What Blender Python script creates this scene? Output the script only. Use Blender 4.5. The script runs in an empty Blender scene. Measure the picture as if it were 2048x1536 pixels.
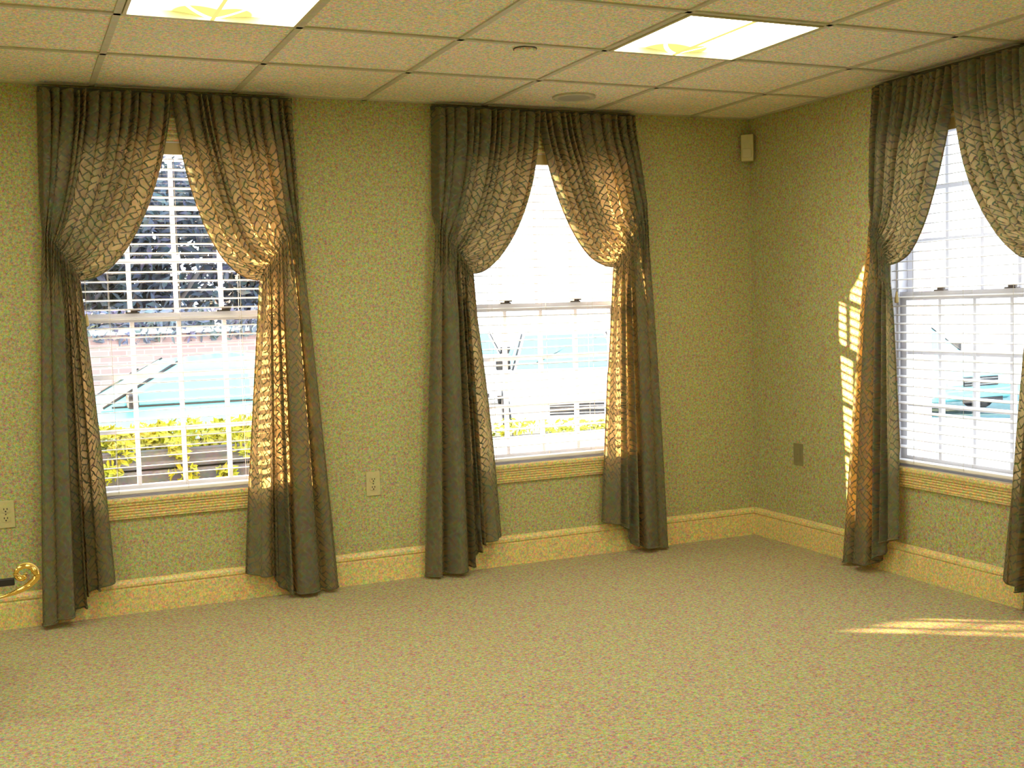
import bpy, math, random
from mathutils import Vector, Matrix

S = bpy.context.scene
COL = S.collection
PI = math.pi
random.seed(7)

# ------------------------------------------------------------------ camera
cam_d = bpy.data.cameras.new('camera')
cam = bpy.data.objects.new('camera', cam_d)
COL.objects.link(cam)
S.camera = cam
cam_d.sensor_fit = 'HORIZONTAL'
cam_d.sensor_width = 36.0
cam_d.lens = 2269.76 / 2048 * 36.0
cam_d.clip_start = 0.05
cam_d.clip_end = 400
CR = Vector((0.91355398, -0.40573626, -0.02823499))
CU = Vector((0.05244806, 0.0486807, 0.99743641))
CF = Vector((0.40332162, 0.91269287, -0.06575253))
m = Matrix((CR, CU, -CF)).transposed().to_4x4()
m.translation = Vector((-3.8124, -5.2769, 1.3081))
cam.matrix_world = m

# ------------------------------------------------------------------ world, sun, exposure
world = bpy.data.worlds.new('sky')
S.world = world
world.use_nodes = True
wb = world.node_tree.nodes['Background']
wb.inputs[0].default_value = (0.88, 0.95, 1.0, 1)
wb.inputs[1].default_value = 3.7
sun_d = bpy.data.lights.new('sun', 'SUN')
sun_d.energy = 36
sun_d.color = (1.0, 0.66, 0.36)
sun_d.angle = math.radians(0.6)
sun = bpy.data.objects.new('sun', sun_d)
COL.objects.link(sun)
sun.rotation_euler = Vector((1.0, -0.715, -0.2215)).to_track_quat('-Z', 'Y').to_euler()
sun.location = (-20, 14, 6)
vs = S.view_settings
S.display_settings.display_device = 'sRGB'
vs.view_transform = 'Standard'
vs.look = 'None'
vs.gamma = 1.0
vs.use_curve_mapping = False
vs.exposure = 0.42
TROFFER = 17.0

# ------------------------------------------------------------------ material helpers
def mat_new(name):
    mt = bpy.data.materials.new(name)
    mt.use_nodes = True
    nt = mt.node_tree
    nt.nodes.clear()
    out = nt.nodes.new('ShaderNodeOutputMaterial')
    return mt, nt, out

def N(nt, t, **kw):
    n = nt.nodes.new(t)
    for k, v in kw.items():
        setattr(n, k, v)
    return n

def grain(nt, base, amp, vec=None, s1=230.0, s2=38.0, squash=(1, 1, 1)):
    """base colour (socket or tuple) with fine and coarse colour flecks"""
    if vec is None:
        tc = N(nt, 'ShaderNodeNewGeometry'); vec = tc.outputs['Position']
    mp = N(nt, 'ShaderNodeVectorMath', operation='MULTIPLY'); nt.links.new(vec, mp.inputs[0]); mp.inputs[1].default_value = squash
    n1 = N(nt, 'ShaderNodeTexNoise'); n1.inputs['Scale'].default_value = s1; n1.inputs['Detail'].default_value = 1.5
    n2 = N(nt, 'ShaderNodeTexNoise'); n2.inputs['Scale'].default_value = s2; n2.inputs['Detail'].default_value = 2.0
    nt.links.new(mp.outputs[0], n1.inputs['Vector']); nt.links.new(mp.outputs[0], n2.inputs['Vector'])
    a = N(nt, 'ShaderNodeVectorMath', operation='ADD')
    nt.links.new(n1.outputs['Color'], a.inputs[0]); nt.links.new(n2.outputs['Color'], a.inputs[1])
    b = N(nt, 'ShaderNodeVectorMath', operation='SUBTRACT'); nt.links.new(a.outputs[0], b.inputs[0]); b.inputs[1].default_value = (1, 1, 1)
    c = N(nt, 'ShaderNodeVectorMath', operation='MULTIPLY_ADD'); nt.links.new(b.outputs[0], c.inputs[0])
    c.inputs[1].default_value = (amp * 1.1, amp, amp * 1.4); c.inputs[2].default_value = (1, 1, 1)
    d = N(nt, 'ShaderNodeVectorMath', operation='MULTIPLY'); nt.links.new(c.outputs[0], d.inputs[0])
    if isinstance(base, tuple): d.inputs[1].default_value = base[:3]
    else: nt.links.new(base, d.inputs[1])
    return d.outputs[0], n1, n2

def mat_plain(name, col, rough=0.6, metal=0.0, amp=0.0, s1=230, s2=38, bump=0.0, bscale=200, spec=0.5, coat=0.0):
    mt, nt, out = mat_new(name)
    p = N(nt, 'ShaderNodeBsdfPrincipled')
    p.inputs['Roughness'].default_value = rough
    p.inputs['Metallic'].default_value = metal
    p.inputs['Specular IOR Level'].default_value = spec
    p.inputs['Coat Weight'].default_value = coat
    if amp > 0:
        c, n1, n2 = grain(nt, col, amp, s1=s1, s2=s2)
        nt.links.new(c, p.inputs['Base Color'])
    else:
        p.inputs['Base Color'].default_value = (*col[:3], 1)
    if bump > 0:
        g = N(nt, 'ShaderNodeNewGeometry')
        nn = N(nt, 'ShaderNodeTexNoise'); nn.inputs['Scale'].default_value = bscale; nn.inputs['Detail'].default_value = 3
        nt.links.new(g.outputs['Position'], nn.inputs['Vector'])
        b = N(nt, 'ShaderNodeBump'); b.inputs['Strength'].default_value = bump; b.inputs['Distance'].default_value = 0.004
        nt.links.new(nn.outputs['Fac'], b.inputs['Height']); nt.links.new(b.outputs['Normal'], p.inputs['Normal'])
    nt.links.new(p.outputs[0], out.inputs[0])
    return mt

def mat_emit(name, col, strength):
    mt, nt, out = mat_new(name)
    e = N(nt, 'ShaderNodeEmission'); e.inputs[0].default_value = (*col, 1); e.inputs[1].default_value = strength
    nt.links.new(e.outputs[0], out.inputs[0])
    return mt

def mat_glass():
    mt, nt, out = mat_new('window_glass')
    t = N(nt, 'ShaderNodeBsdfTransparent'); t.inputs[0].default_value = (0.97, 0.99, 1, 1)
    g = N(nt, 'ShaderNodeBsdfGlossy'); g.inputs['Roughness'].default_value = 0.02
    lw = N(nt, 'ShaderNodeLayerWeight'); lw.inputs[0].default_value = 0.5
    pw = N(nt, 'ShaderNodeMath', operation='POWER'); nt.links.new(lw.outputs['Facing'], pw.inputs[0]); pw.inputs[1].default_value = 5
    f = N(nt, 'ShaderNodeMath', operation='MULTIPLY_ADD'); nt.links.new(pw.outputs[0], f.inputs[0]); f.inputs[1].default_value = 0.5; f.inputs[2].default_value = 0.03
    mx = N(nt, 'ShaderNodeMixShader')
    nt.links.new(f.outputs[0], mx.inputs[0]); nt.links.new(t.outputs[0], mx.inputs[1]); nt.links.new(g.outputs[0], mx.inputs[2])
    nt.links.new(mx.outputs[0], out.inputs[0])
    return mt

def mat_fabric():
    """sage cloth with a woven lattice print; lets light through between the lattice lines"""
    mt, nt, out = mat_new('sage_lattice_cloth')
    uv = N(nt, 'ShaderNodeUVMap'); uv.uv_map = 'UVMap'
    nz = N(nt, 'ShaderNodeTexNoise'); nz.inputs['Scale'].default_value = 22; nz.inputs['Detail'].default_value = 1
    nt.links.new(uv.outputs[0], nz.inputs['Vector'])
    wob = N(nt, 'ShaderNodeVectorMath', operation='MULTIPLY_ADD'); nt.links.new(nz.outputs['Color'], wob.inputs[0])
    wob.inputs[1].default_value = (0.022, 0.022, 0); nt.links.new(uv.outputs[0], wob.inputs[2])
    def brick(ang):
        r = N(nt, 'ShaderNodeVectorRotate', rotation_type='Z_AXIS'); r.inputs['Angle'].default_value = ang
        nt.links.new(wob.outputs[0], r.inputs['Vector'])
        b = N(nt, 'ShaderNodeTexBrick'); b.inputs['Scale'].default_value = 1.0
        b.inputs['Brick Width'].default_value = 0.048; b.inputs['Row Height'].default_value = 0.0235
        b.inputs['Mortar Size'].default_value = 0.0030; b.inputs['Mortar Smooth'].default_value = 0.25
        b.inputs['Color1'].default_value = (1, 1, 1, 1); b.inputs['Color2'].default_value = (.55, .55, .55, 1); b.inputs['Mortar'].default_value = (0, 0, 0, 1)
        nt.links.new(r.outputs[0], b.inputs['Vector'])
        return b
    b1, b2 = brick(0.7), brick(-0.85)
    ch = N(nt, 'ShaderNodeTexNoise'); ch.inputs['Scale'].default_value = 11; ch.inputs['Detail'].default_value = 0
    nt.links.new(uv.outputs[0], ch.inputs['Vector'])
    st = N(nt, 'ShaderNodeMath', operation='GREATER_THAN'); nt.links.new(ch.outputs['Fac'], st.inputs[0]); st.inputs[1].default_value = 0.5
    mx = N(nt, 'ShaderNodeMix', data_type='RGBA'); nt.links.new(st.outputs[0], mx.inputs[0])
    nt.links.new(b1.outputs['Color'], mx.inputs[6]); nt.links.new(b2.outputs['Color'], mx.inputs[7])
    bw = N(nt, 'ShaderNodeRGBToBW'); nt.links.new(mx.outputs[2], bw.inputs[0])
    # face colour
    fc = N(nt, 'ShaderNodeMix', data_type='RGBA'); nt.links.new(bw.outputs[0], fc.inputs[0])
    fc.inputs[6].default_value = (0.265, 0.262, 0.158, 1); fc.inputs[7].default_value = (0.165, 0.192, 0.118, 1)
    gc, _, _ = grain(nt, fc.outputs[2], 1.3, s1=210, s2=50)
    df = N(nt, 'ShaderNodeBsdfDiffuse'); nt.links.new(gc, df.inputs[0])
    sh = N(nt, 'ShaderNodeBsdfSheen') if hasattr(bpy.types, 'ShaderNodeBsdfSheen') else None
    tcx = N(nt, 'ShaderNodeMix', data_type='RGBA'); nt.links.new(bw.outputs[0], tcx.inputs[0])
    tcx.inputs[6].default_value = (0.012, 0.012, 0.006, 1); tcx.inputs[7].default_value = (0.95, 0.60, 0.24, 1)
    tr = N(nt, 'ShaderNodeBsdfTranslucent'); nt.links.new(tcx.outputs[2], tr.inputs[0])
    ms = N(nt, 'ShaderNodeMixShader'); ms.inputs[0].default_value = 0.46
    nt.links.new(df.outputs[0], ms.inputs[1]); nt.links.new(tr.outputs[0], ms.inputs[2])
    nt.links.new(ms.outputs[0], out.inputs[0])
    if sh: nt.nodes.remove(sh)
    return mt

def mat_brick():
    mt, nt, out = mat_new('far_brick')
    g = N(nt, 'ShaderNodeTexCoord')
    mp = N(nt, 'ShaderNodeMapping'); mp.inputs['Rotation'].default_value = (PI/2, 0, 0)
    nt.links.new(g.outputs['Object'], mp.inputs[0])
    b = N(nt, 'ShaderNodeTexBrick'); b.inputs['Scale'].default_value = 1; b.inputs['Brick Width'].default_value = .22; b.inputs['Row Height'].default_value = .075
    b.inputs['Mortar Size'].default_value = .008
    b.inputs['Color1'].default_value = (.46, .29, .27, 1); b.inputs['Color2'].default_value = (.40, .24, .23, 1); b.inputs['Mortar'].default_value = (.48, .36, .34, 1)
    nt.links.new(mp.outputs[0], b.inputs['Vector'])
    p = N(nt, 'ShaderNodeBsdfPrincipled'); p.inputs['Roughness'].default_value = .9
    nt.links.new(b.outputs['Color'], p.inputs['Base Color']); nt.links.new(p.outputs[0], out.inputs[0])
    return mt

def mat_lens():
    """ribbed acrylic lens of a troffer over one bent tube, paler along the tube"""
    mt, nt, out = mat_new('troffer_lens')
    g = N(nt, 'ShaderNodeTexCoord')
    sp = N(nt, 'ShaderNodeSeparateXYZ'); nt.links.new(g.outputs['Object'], sp.inputs[0])
    # object coords: origin at the fixture centre; an arc near the -Y... +Y window-side end
    def M(op, a, b=None, c=None):
        n = N(nt, 'ShaderNodeMath', operation=op)
        for i, v in enumerate((a, b, c)):
            if v is None: continue
            if isinstance(v, (int, float)): n.inputs[i].default_value = v
            else: nt.links.new(v, n.inputs[i])
        return n.outputs[0]
    x = sp.outputs['X']; y = sp.outputs['Y']
    ex = M('ABSOLUTE', x)
    # dimmer middle basket towards the window-side end, with a bright bow in it
    dy = M('SUBTRACT', 0.283, y)
    r = M('SQRT', M('ADD', M('MULTIPLY', x, x), M('MULTIPLY', dy, dy)))
    dim = N(nt, 'ShaderNodeMapRange'); nt.links.new(r, dim.inputs[0]); dim.inputs[1].default_value = 0.13; dim.inputs[2].default_value = 0.26
    # bow: |ex - sqrt-ish|
    bow = M('ABSOLUTE', M('SUBTRACT', M('ADD', M('MULTIPLY', M('MULTIPLY', x, x), 9.0), 0.015), dy))
    bw_ = N(nt, 'ShaderNodeMapRange'); nt.links.new(bow, bw_.inputs[0]); bw_.inputs[1].default_value = 0.004; bw_.inputs[2].default_value = 0.016
    bw_.inputs[3].default_value = 1.0; bw_.inputs[4].default_value = 0.0
    fac = M('MAXIMUM', dim.outputs[0], bw_.outputs[0])
    cm = N(nt, 'ShaderNodeMix', data_type='RGBA'); nt.links.new(fac, cm.inputs[0])
    cm.inputs[6].default_value = (0.062, 0.060, 0.013, 1); cm.inputs[7].default_value = (1.0, 0.95, 0.76, 1)
    e = N(nt, 'ShaderNodeEmission'); nt.links.new(cm.outputs[2], e.inputs[0]); e.inputs[1].default_value = TROFFER
    nt.links.new(e.outputs[0], out.inputs[0])
    return mt

M_ = {}
M_['wall'] = mat_plain('olive_wall_paint', (0.43, 0.405, 0.185), .8, amp=1.9, s1=200, s2=85, bump=.25, bscale=160)
M_['ceil_tile'] = mat_plain('mineral_ceiling_tile', (0.80, 0.74, 0.58), .95, amp=1.6, s1=200, s2=85, bump=.5, bscale=170)
M_['tbar'] = mat_plain('ceiling_grid_metal', (0.52, 0.50, 0.36), .6, amp=.6)
M_['carpet'] = mat_plain('loop_carpet', (0.47, 0.41, 0.235), 1.0, amp=2.0, s1=200, s2=80, bump=.9, bscale=300, spec=0.1)
M_['trim'] = mat_plain('cream_trim_paint', (0.72, 0.58, 0.24), .45, amp=1.5, s1=200, s2=85)
M_['sash'] = mat_plain('white_sash_paint', (0.84, 0.83, 0.88), .4)
M_['slat'] = mat_plain('white_blind_slat', (0.86, 0.85, 0.88), .45)
M_['cord'] = mat_plain('blind_cord', (0.75, 0.72, 0.66), .8)
M_['valance'] = mat_plain('cream_blind_valance', (0.62, 0.50, 0.24), .5)
M_['fabric'] = mat_fabric()
M_['cordage'] = mat_plain('sage_cord', (0.15, 0.16, 0.08), .9)
M_['rod'] = mat_plain('gap_shade_dark', (0.06, 0.06, 0.045), .5)  # near-black stands in for shade at the rods and the sprinkler recess
M_['glass'] = mat_glass()
M_['plate'] = mat_plain('ivory_plastic', (0.55, 0.49, 0.24), .45, amp=.3)
M_['plate_dark'] = mat_plain('tan_plastic', (0.25, 0.22, 0.10), .45, amp=.4)
M_['slot'] = mat_plain('dark_slot', (0.02, 0.02, 0.02), .6)
M_['latch'] = mat_plain('bronze_latch', (0.12, 0.10, 0.09), .4, metal=.6)
M_['fixture'] = mat_plain('fixture_white_metal', (0.55, 0.5, 0.28), .5)
M_['lens'] = mat_lens()
M_['tubebar'] = mat_emit('lamp_divider', (1.0, .86, .25), 0.8)
M_['grille'] = mat_plain('speaker_grille', (0.36, 0.35, 0.27), .7, amp=.3)
M_['brass'] = mat_plain('polished_brass', (0.85, 0.58, 0.16), .16, metal=1.0)
M_['brass_soft'] = mat_plain('satin_brass', (0.62, 0.45, 0.10), .42, metal=.7)
M_['blackmetal'] = mat_plain('black_metal', (0.015, 0.012, 0.015), .35)
M_['smoked'] = mat_plain('smoked_shelf', (0.05, 0.04, 0.03), .1)
# outdoors
M_['asphalt'] = mat_plain('pale_asphalt', (0.33, 0.36, 0.36), .9, amp=.2, s1=20, s2=3)  # light grey of the asphalt itself
M_['concrete'] = mat_plain('pale_concrete', (0.72, 0.74, 0.74), .9, amp=.1, s1=20, s2=3)
M_['road'] = mat_plain('blue_grey_road', (0.055, 0.135, 0.15), .9, amp=.2, s1=20, s2=3)
M_['leaf_dark'] = mat_plain('dark_leaf', (0.055, 0.07, 0.10), .8, amp=.9, s1=9, s2=2)
M_['leaf_grey'] = mat_plain('grey_leaf', (0.15, 0.16, 0.20), .8, amp=.8, s1=9, s2=2)
M_['leaf_lime'] = mat_plain('lime_leaf', (0.33, 0.34, 0.015), .6, amp=.5, s1=20, s2=5)
M_['bark'] = mat_plain('bark', (0.09, 0.08, 0.085), .9)
M_['brick'] = mat_brick()
M_['timber'] = mat_plain('grey_timber', (0.085, 0.083, 0.105), .9, amp=.7, s1=60, s2=9)
M_['soil'] = mat_plain('soil', (0.06, 0.055, 0.05), 1)
M_['stone'] = mat_plain('pale_stone', (0.60, 0.68, 0.70), .9, amp=.1)
M_['car_cyan'] = mat_plain('pale_cyan_car_paint', (0.20, 0.55, 0.60), .3, coat=.6)
M_['car_white'] = mat_plain('white_car_paint', (0.85, 0.86, 0.88), .3, coat=.6)
M_['car_glass'] = mat_plain('sky_cyan_car_glass', (0.16, 0.50, 0.53), .12)  # cyan of the reflected sky put into the glass colour
M_['tyre'] = mat_plain('tyre', (0.02, 0.02, 0.025), .8)
M_['chrome'] = mat_plain('chrome', (0.6, 0.6, 0.62), .2, metal=1)
M_['lamp_red'] = mat_plain('red_lamp', (0.5, 0.05, 0.06), .3)
M_['lamp_clear'] = mat_plain('headlamp', (0.55, 0.62, 0.66), .1)
M_['post'] = mat_plain('mauve_post_paint', (0.40, 0.31, 0.40), .7)
M_['sign'] = mat_plain('pale_sign', (0.62, 0.78, 0.80), .5)

# ------------------------------------------------------------------ geometry helpers
class MB:
    def __init__(s):
        s.v = []; s.f = []; s.uv = None; s.smooth = False
    def box(s, a, b, M=None):
        x0, y0, z0 = a; x1, y1, z1 = b
        i = len(s.v)
        P = [(x0, y0, z0), (x1, y0, z0), (x1, y1, z0), (x0, y1, z0), (x0, y0, z1), (x1, y0, z1), (x1, y1, z1), (x0, y1, z1)]
        if M: P = [M(*p) for p in P]
        s.v += P
        s.f += [tuple(i + k for k in q) for q in ((0, 3, 2, 1), (4, 5, 6, 7), (0, 1, 5, 4), (1, 2, 6, 5), (2, 3, 7, 6), (3, 0, 4, 7))]
        return s
    def prism(s, poly, a, b, M=lambda p, t: p, ends=True):
        """poly of 2D points swept from t=a to t=b; M(point2d, t) gives xyz"""
        i = len(s.v); n = len(poly)
        s.v += [M(p, a) for p in poly] + [M(p, b) for p in poly]
        s.f += [(i + k, i + (k + 1) % n, i + n + (k + 1) % n, i + n + k) for k in range(n)]
        if ends:
            s.f += [tuple(i + k for k in reversed(range(n))), tuple(i + n + k for k in range(n))]
        return s
    def tube(s, pts, r, n=8, closed=False, radii=None, flat=None):
        pts = [Vector(p) for p in pts]; i = len(s.v); m = len(pts)
        up = Vector((0, 0, 1))
        for k, p in enumerate(pts):
            if closed: d = pts[(k + 1) % m] - pts[k - 1]
            else: d = pts[min(k + 1, m - 1)] - pts[max(k - 1, 0)]
            d.normalize()
            ref = up if abs(d.dot(up)) < .95 else Vector((0, 1, 0))
            a = d.cross(ref).normalized(); b = a.cross(d)
            rr = radii[k] if radii else r
            fa, fb = flat if flat else (1, 1)
            for j in range(n):
                t = 2 * PI * j / n
                s.v.append(tuple(p + a * math.cos(t) * rr * fa + b * math.sin(t) * rr * fb))
        for k in range(m if closed else m - 1):
            k2 = (k + 1) % m
            for j in range(n):
                s.f.append((i + k * n + j, i + k * n + (j + 1) % n, i + k2 * n + (j + 1) % n, i + k2 * n + j))
        if not closed:
            s.f.append(tuple(i + j for j in reversed(range(n)))); s.f.append(tuple(i + (m - 1) * n + j for j in range(n)))
        s.smooth = True
        return s
    def lathe(s, prof, c, axis='z', n=24):
        """prof: list of (r, h); around axis through c"""
        i = len(s.v)
        for r, h in prof:
            for j in range(n):
                t = 2 * PI * j / n; a = r * math.cos(t); b = r * math.sin(t)
                if axis == 'z': s.v.append((c[0] + a, c[1] + b, c[2] + h))
                elif axis == 'y': s.v.append((c[0] + a, c[1] + h, c[2] + b))
                else: s.v.append((c[0] + h, c[1] + a, c[2] + b))
        for k in range(len(prof) - 1):
            for j in range(n):
                s.f.append((i + k * n + j, i + k * n + (j + 1) % n, i + (k + 1) * n + (j + 1) % n, i + (k + 1) * n + j))
        s.f.append(tuple(i + j for j in reversed(range(n)))); s.f.append(tuple(i + (len(prof) - 1) * n + j for j in range(n)))
        return s
    def quad(s, *P):
        i = len(s.v); s.v += list(P); s.f.append(tuple(range(i, i + len(P)))); return s
    def build(s, name, mat, parent=None, bevel=0.0, smooth=None, fix=True):
        off = Vector((0, 0, 0))
        p = parent
        while p: off += Vector(p.location); p = p.parent
        me = bpy.data.meshes.new(name)
        me.from_pydata([tuple(Vector(v) - off) for v in s.v], [], s.f)
        if s.uv:
            ul = me.uv_layers.new(name='UVMap')
            for lp in me.loops: ul.data[lp.index].uv = s.uv[lp.vertex_index]
        if fix:
            import bmesh
            bm = bmesh.new(); bm.from_mesh(me); bmesh.ops.recalc_face_normals(bm, faces=bm.faces); bm.to_mesh(me); bm.free()
        me.materials.append(mat)
        o = bpy.data.objects.new(name, me); COL.objects.link(o)
        if parent: o.parent = parent
        sm = s.smooth if smooth is None else smooth
        if sm:
            me.polygons.foreach_set('use_smooth', [True] * len(me.polygons))
        if bevel > 0:
            b = o.modifiers.new('bevel', 'BEVEL'); b.width = bevel; b.segments = 2; b.limit_method = 'ANGLE'
        return o

def tag(o, label, cat, group=None):
    o['label'] = label; o['category'] = cat
    if group: o['group'] = group
    return o

def empty(name, loc, label=None, cat=None, group=None, kind=None):
    o = bpy.data.objects.new(name, None); COL.objects.link(o); o.location = loc
    o.empty_display_size = .05
    if label: tag(o, label, cat, group)
    if kind: o['kind'] = kind
    return o

def struct(o):
    o['kind'] = 'structure'; return o

def dup(o, parent, loc):
    c = o.copy(); COL.objects.link(c); c.parent = parent; c.location = loc
    return c

# ------------------------------------------------------------------ room
H = 2.3167
XL, YF = -7.30, -8.05          # far sides of the room, out of view
TOP = 2.62
OZ0, OZ1, OHW = 0.52, 2.10, 0.46   # window openings
WIN = [('b', -3.10), ('b', -1.28), ('r', 1.545)]

def wall_holes(name, length0, length1, centres, M):
    b = MB(); xs = length0
    for c in centres:
        b.box((xs, 0, 0), (c - OHW, .16, TOP), M)
        b.box((c - OHW, 0, 0), (c + OHW, .16, OZ0 - .02), M)
        b.box((c - OHW, 0, OZ1), (c + OHW, .16, TOP), M)
        xs = c + OHW
    b.box((xs, 0, 0), (length1, .16, TOP), M)
    return struct(b.build(name, M_['wall']))

wall_holes('wall_back', XL - .16, 0.16, [-3.10, -1.28], lambda x, y, z: (x, y, z))
wall_holes('wall_right', 0.0, -YF, [1.545], lambda x, y, z: (y, -x, z))
struct(MB().box((XL - .16, YF, 0), (XL, 0, TOP)).build('wall_left', M_['wall']))
struct(MB().box((XL - .16, YF - .16, 0), (0.16, YF, TOP)).build('wall_front', M_['wall']))
struct(MB().box((XL - .16, YF - .16, -.06), (0.16, 0.16, 0)).build('floor', M_['carpet']))

# suspended ceiling: grid of bars, tiles are its parts, slab above
T = 0.6096
cx = [-(0.9902 - T + j * T) for j in range(0, 14)]      # bar lines across x
ry = [-(0.655 + k * T) for k in range(0, 14)]
cx = [c for c in cx if c > XL + .05]; ry = [r for r in ry if r > YF + .05]
bb = MB()
bb.box((XL - .16, YF - .16, TOP - .02), (0.16, 0.16, TOP + .1))
for c in cx: bb.box((c - .012, YF, H), (c + .012, 0, H + .03))
for r in ry: bb.box((XL, r - .012, H), (0, r + .012, H + .03))
bb.box((XL, -.02, H), (0, 0, H + .03)); bb.box((-.02, YF, H), (0, 0, H + .03))
bb.box((XL, YF, H), (0, YF + .02, H + .03)); bb.box((XL, YF, H), (XL + .02, 0, H + .03))
ceiling = struct(bb.build('ceiling', M_['tbar']))
xe = [0] + cx + [XL]; ye = [0] + ry + [YF]
lights = set()
for a in range(len(cx) - 1):
    for b_ in range(len(ry) - 1):
        # fixtures seen: columns (1->2) and (4->5), row 1->2 ; the rest repeat out of view
        if a % 3 == 1 and a >= 1 and b_ in (1, 5, 9): lights.add((a, b_))
tiles = {}
for i in range(len(xe) - 1):
    for j in range(len(ye) - 1):
        # cell i lies between xe[i] and xe[i+1]; light cell (a,b) is between cx[a],cx[a+1] = xe[a+1],xe[a+2]
        if (i - 1, j - 1) in lights: continue
        w = xe[i] - xe[i + 1] - .004; d = ye[j] - ye[j + 1] - .004
        key = (round(w, 4), round(d, 4))
        mx, my = (xe[i] + xe[i + 1]) / 2, (ye[j] + ye[j + 1]) / 2
        if key not in tiles:
            t = MB().box((-w / 2, -d / 2, 0), (w / 2, d / 2, .016)).build('ceiling_tile', M_['ceil_tile'])
            t.parent = ceiling; t.location = (mx, my, H + .006); tiles[key] = t
        else:
            dup(tiles[key], ceiling, (mx, my, H + .006))

# troffers
NAMES = {(1, 1): 'lit square ceiling light whose whole panel shows, right of the round sprinkler cover',
         (4, 1): 'lit square ceiling light cut by the top edge of the photo above left window'}
def troffer(x0, x1, y0, y1, label, group):
    cxm, cym = (x0 + x1) / 2, (y0 + y1) / 2; w = x1 - x0 - .03; d = y1 - y0 - .03
    e = empty('ceiling_light', (cxm, cym, H), label, 'ceiling light', group)
    fr = MB(); f = .012; hw, hd = w / 2, d / 2
    def L(x, y, z): return (cxm + x, cym + y, H + z)
    for (a, b) in (((-hw, -hd, -.004), (hw, -hd + f, .03)), ((-hw, hd - f, -.004), (hw, hd, .03)), ((-hw, -hd + f, -.004), (-hw + f, hd - f, .03)), ((hw - f, -hd + f, -.004), (hw, hd - f, .03))):
        fr.box(a, b, L)
    fr.box((-hw, -hd, .06), (hw, hd, .07), L)
    fr.build('frame', M_['fixture'], e)
    for sx in (-1, 1):
        l = MB(); n = 10; x_in, x_out = .006, hw - f
        poly = []
        for k in range(n + 1):
            u = k / n; poly.append((sx * (x_in + (x_out - x_in) * u), -.001 + .018 * math.sin(PI * u)))
        i0 = 0
        for yy in (-hd + f, hd - f):
            for (px, pz) in poly: l.v.append(L(px, yy, pz + .002))
        for k in range(n): l.f.append((k, k + 1, n + 2 + k, n + 1 + k))
        l.build('lens', M_['lens'], e, smooth=True, fix=False)
    MB().box((-.006, -hd + f, -.003), (.006, hd - f, .004), L).build('divider', M_['tubebar'], e)
    return e
for (a, b_) in sorted(lights):
    lab = NAMES.get((a, b_)); grp = 'square ceiling lights'
    if not lab:
        side_w = {1: 'along the right-hand wall', 4: 'in the second line from the right-hand wall', 7: 'in the third line from the right-hand wall', 10: 'nearest the far left wall'}[a]
        row_w = {1: 'in the window row', 5: 'in the row overhead', 9: 'in the rear row'}[b_]
        lab = 'square ceiling light, %s, %s' % (side_w, row_w)
    troffer(cx[a + 1], cx[a], ry[b_ + 1], ry[b_], lab, grp if (a, b_) in NAMES else 'ceiling lights behind the camera')

# sprinkler cover, ceiling speaker
sp = MB().lathe([(.043, 0), (.043, -.006), (.039, -.010), (.0, -.012)], (-1.909, -1.187, H + .004)).build('cover_plate', M_['ceil_tile'], None, smooth=True)
e = empty('sprinkler_cover', (-1.909, -1.187, H), 'small round sprinkler cover plate in the ceiling left of the right-hand light', 'sprinkler')
bpy.data.objects.remove(sp)
MB().lathe([(.047, .008), (.047, .002), (.041, .002)], (-1.909, -1.187, H)).build('recess_shade_ring', M_['rod'], e, smooth=False)  # dark ring paints the shadow around the recessed cover
MB().lathe([(.043, .006), (.043, -.004), (.039, -.008), (.001, -.010)], (-1.909, -1.187, H)).build('cover_plate', M_['ceil_tile'], e, smooth=False)
e = empty('ceiling_speaker', (-1.262, -.34, H), 'round perforated ceiling speaker grille near the wall above middle window', 'speaker')
MB().lathe([(.105, .006), (.105, -.003), (.098, -.006), (.092, -.003)], (-1.262, -.34, H)).build('rim', M_['tbar'], e)
g = MB().lathe([(.092, .004), (.092, -.002), (.05, -.005), (.001, -.006)], (-1.262, -.34, H)); g.build('grille', M_['grille'], e)

# baseboards
BP = [(0, 0), (.016, 0), (.016, .112), (.012, .116), (.012, .120), (.019, .124), (.019, .136), (.012, .148), (.006, .153), (0, .153)]
def baseboard(name, M, a, b): return struct(MB().prism(BP, a, b, M).build(name, M_['trim'], smooth=False))
baseboard('baseboard_back', lambda p, t: (t, -p[0], p[1]), XL, -.0)
baseboard('baseboard_right', lambda p, t: (-p[0], t, p[1]), 0, YF)
baseboard('baseboard_left', lambda p, t: (XL + p[0], t, p[1]), 0, YF)
baseboard('baseboard_front', lambda p, t: (t, YF + p[0], p[1]), XL, 0)

# ------------------------------------------------------------------ windows
def wmap(kind, c):
    """(q right along the wall, d into the room, z) -> world"""
    if kind == 'b': return lambda q, d, z: (c + q, -d, z)
    return lambda q, d, z: (-d, -c - q, z)

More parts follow.
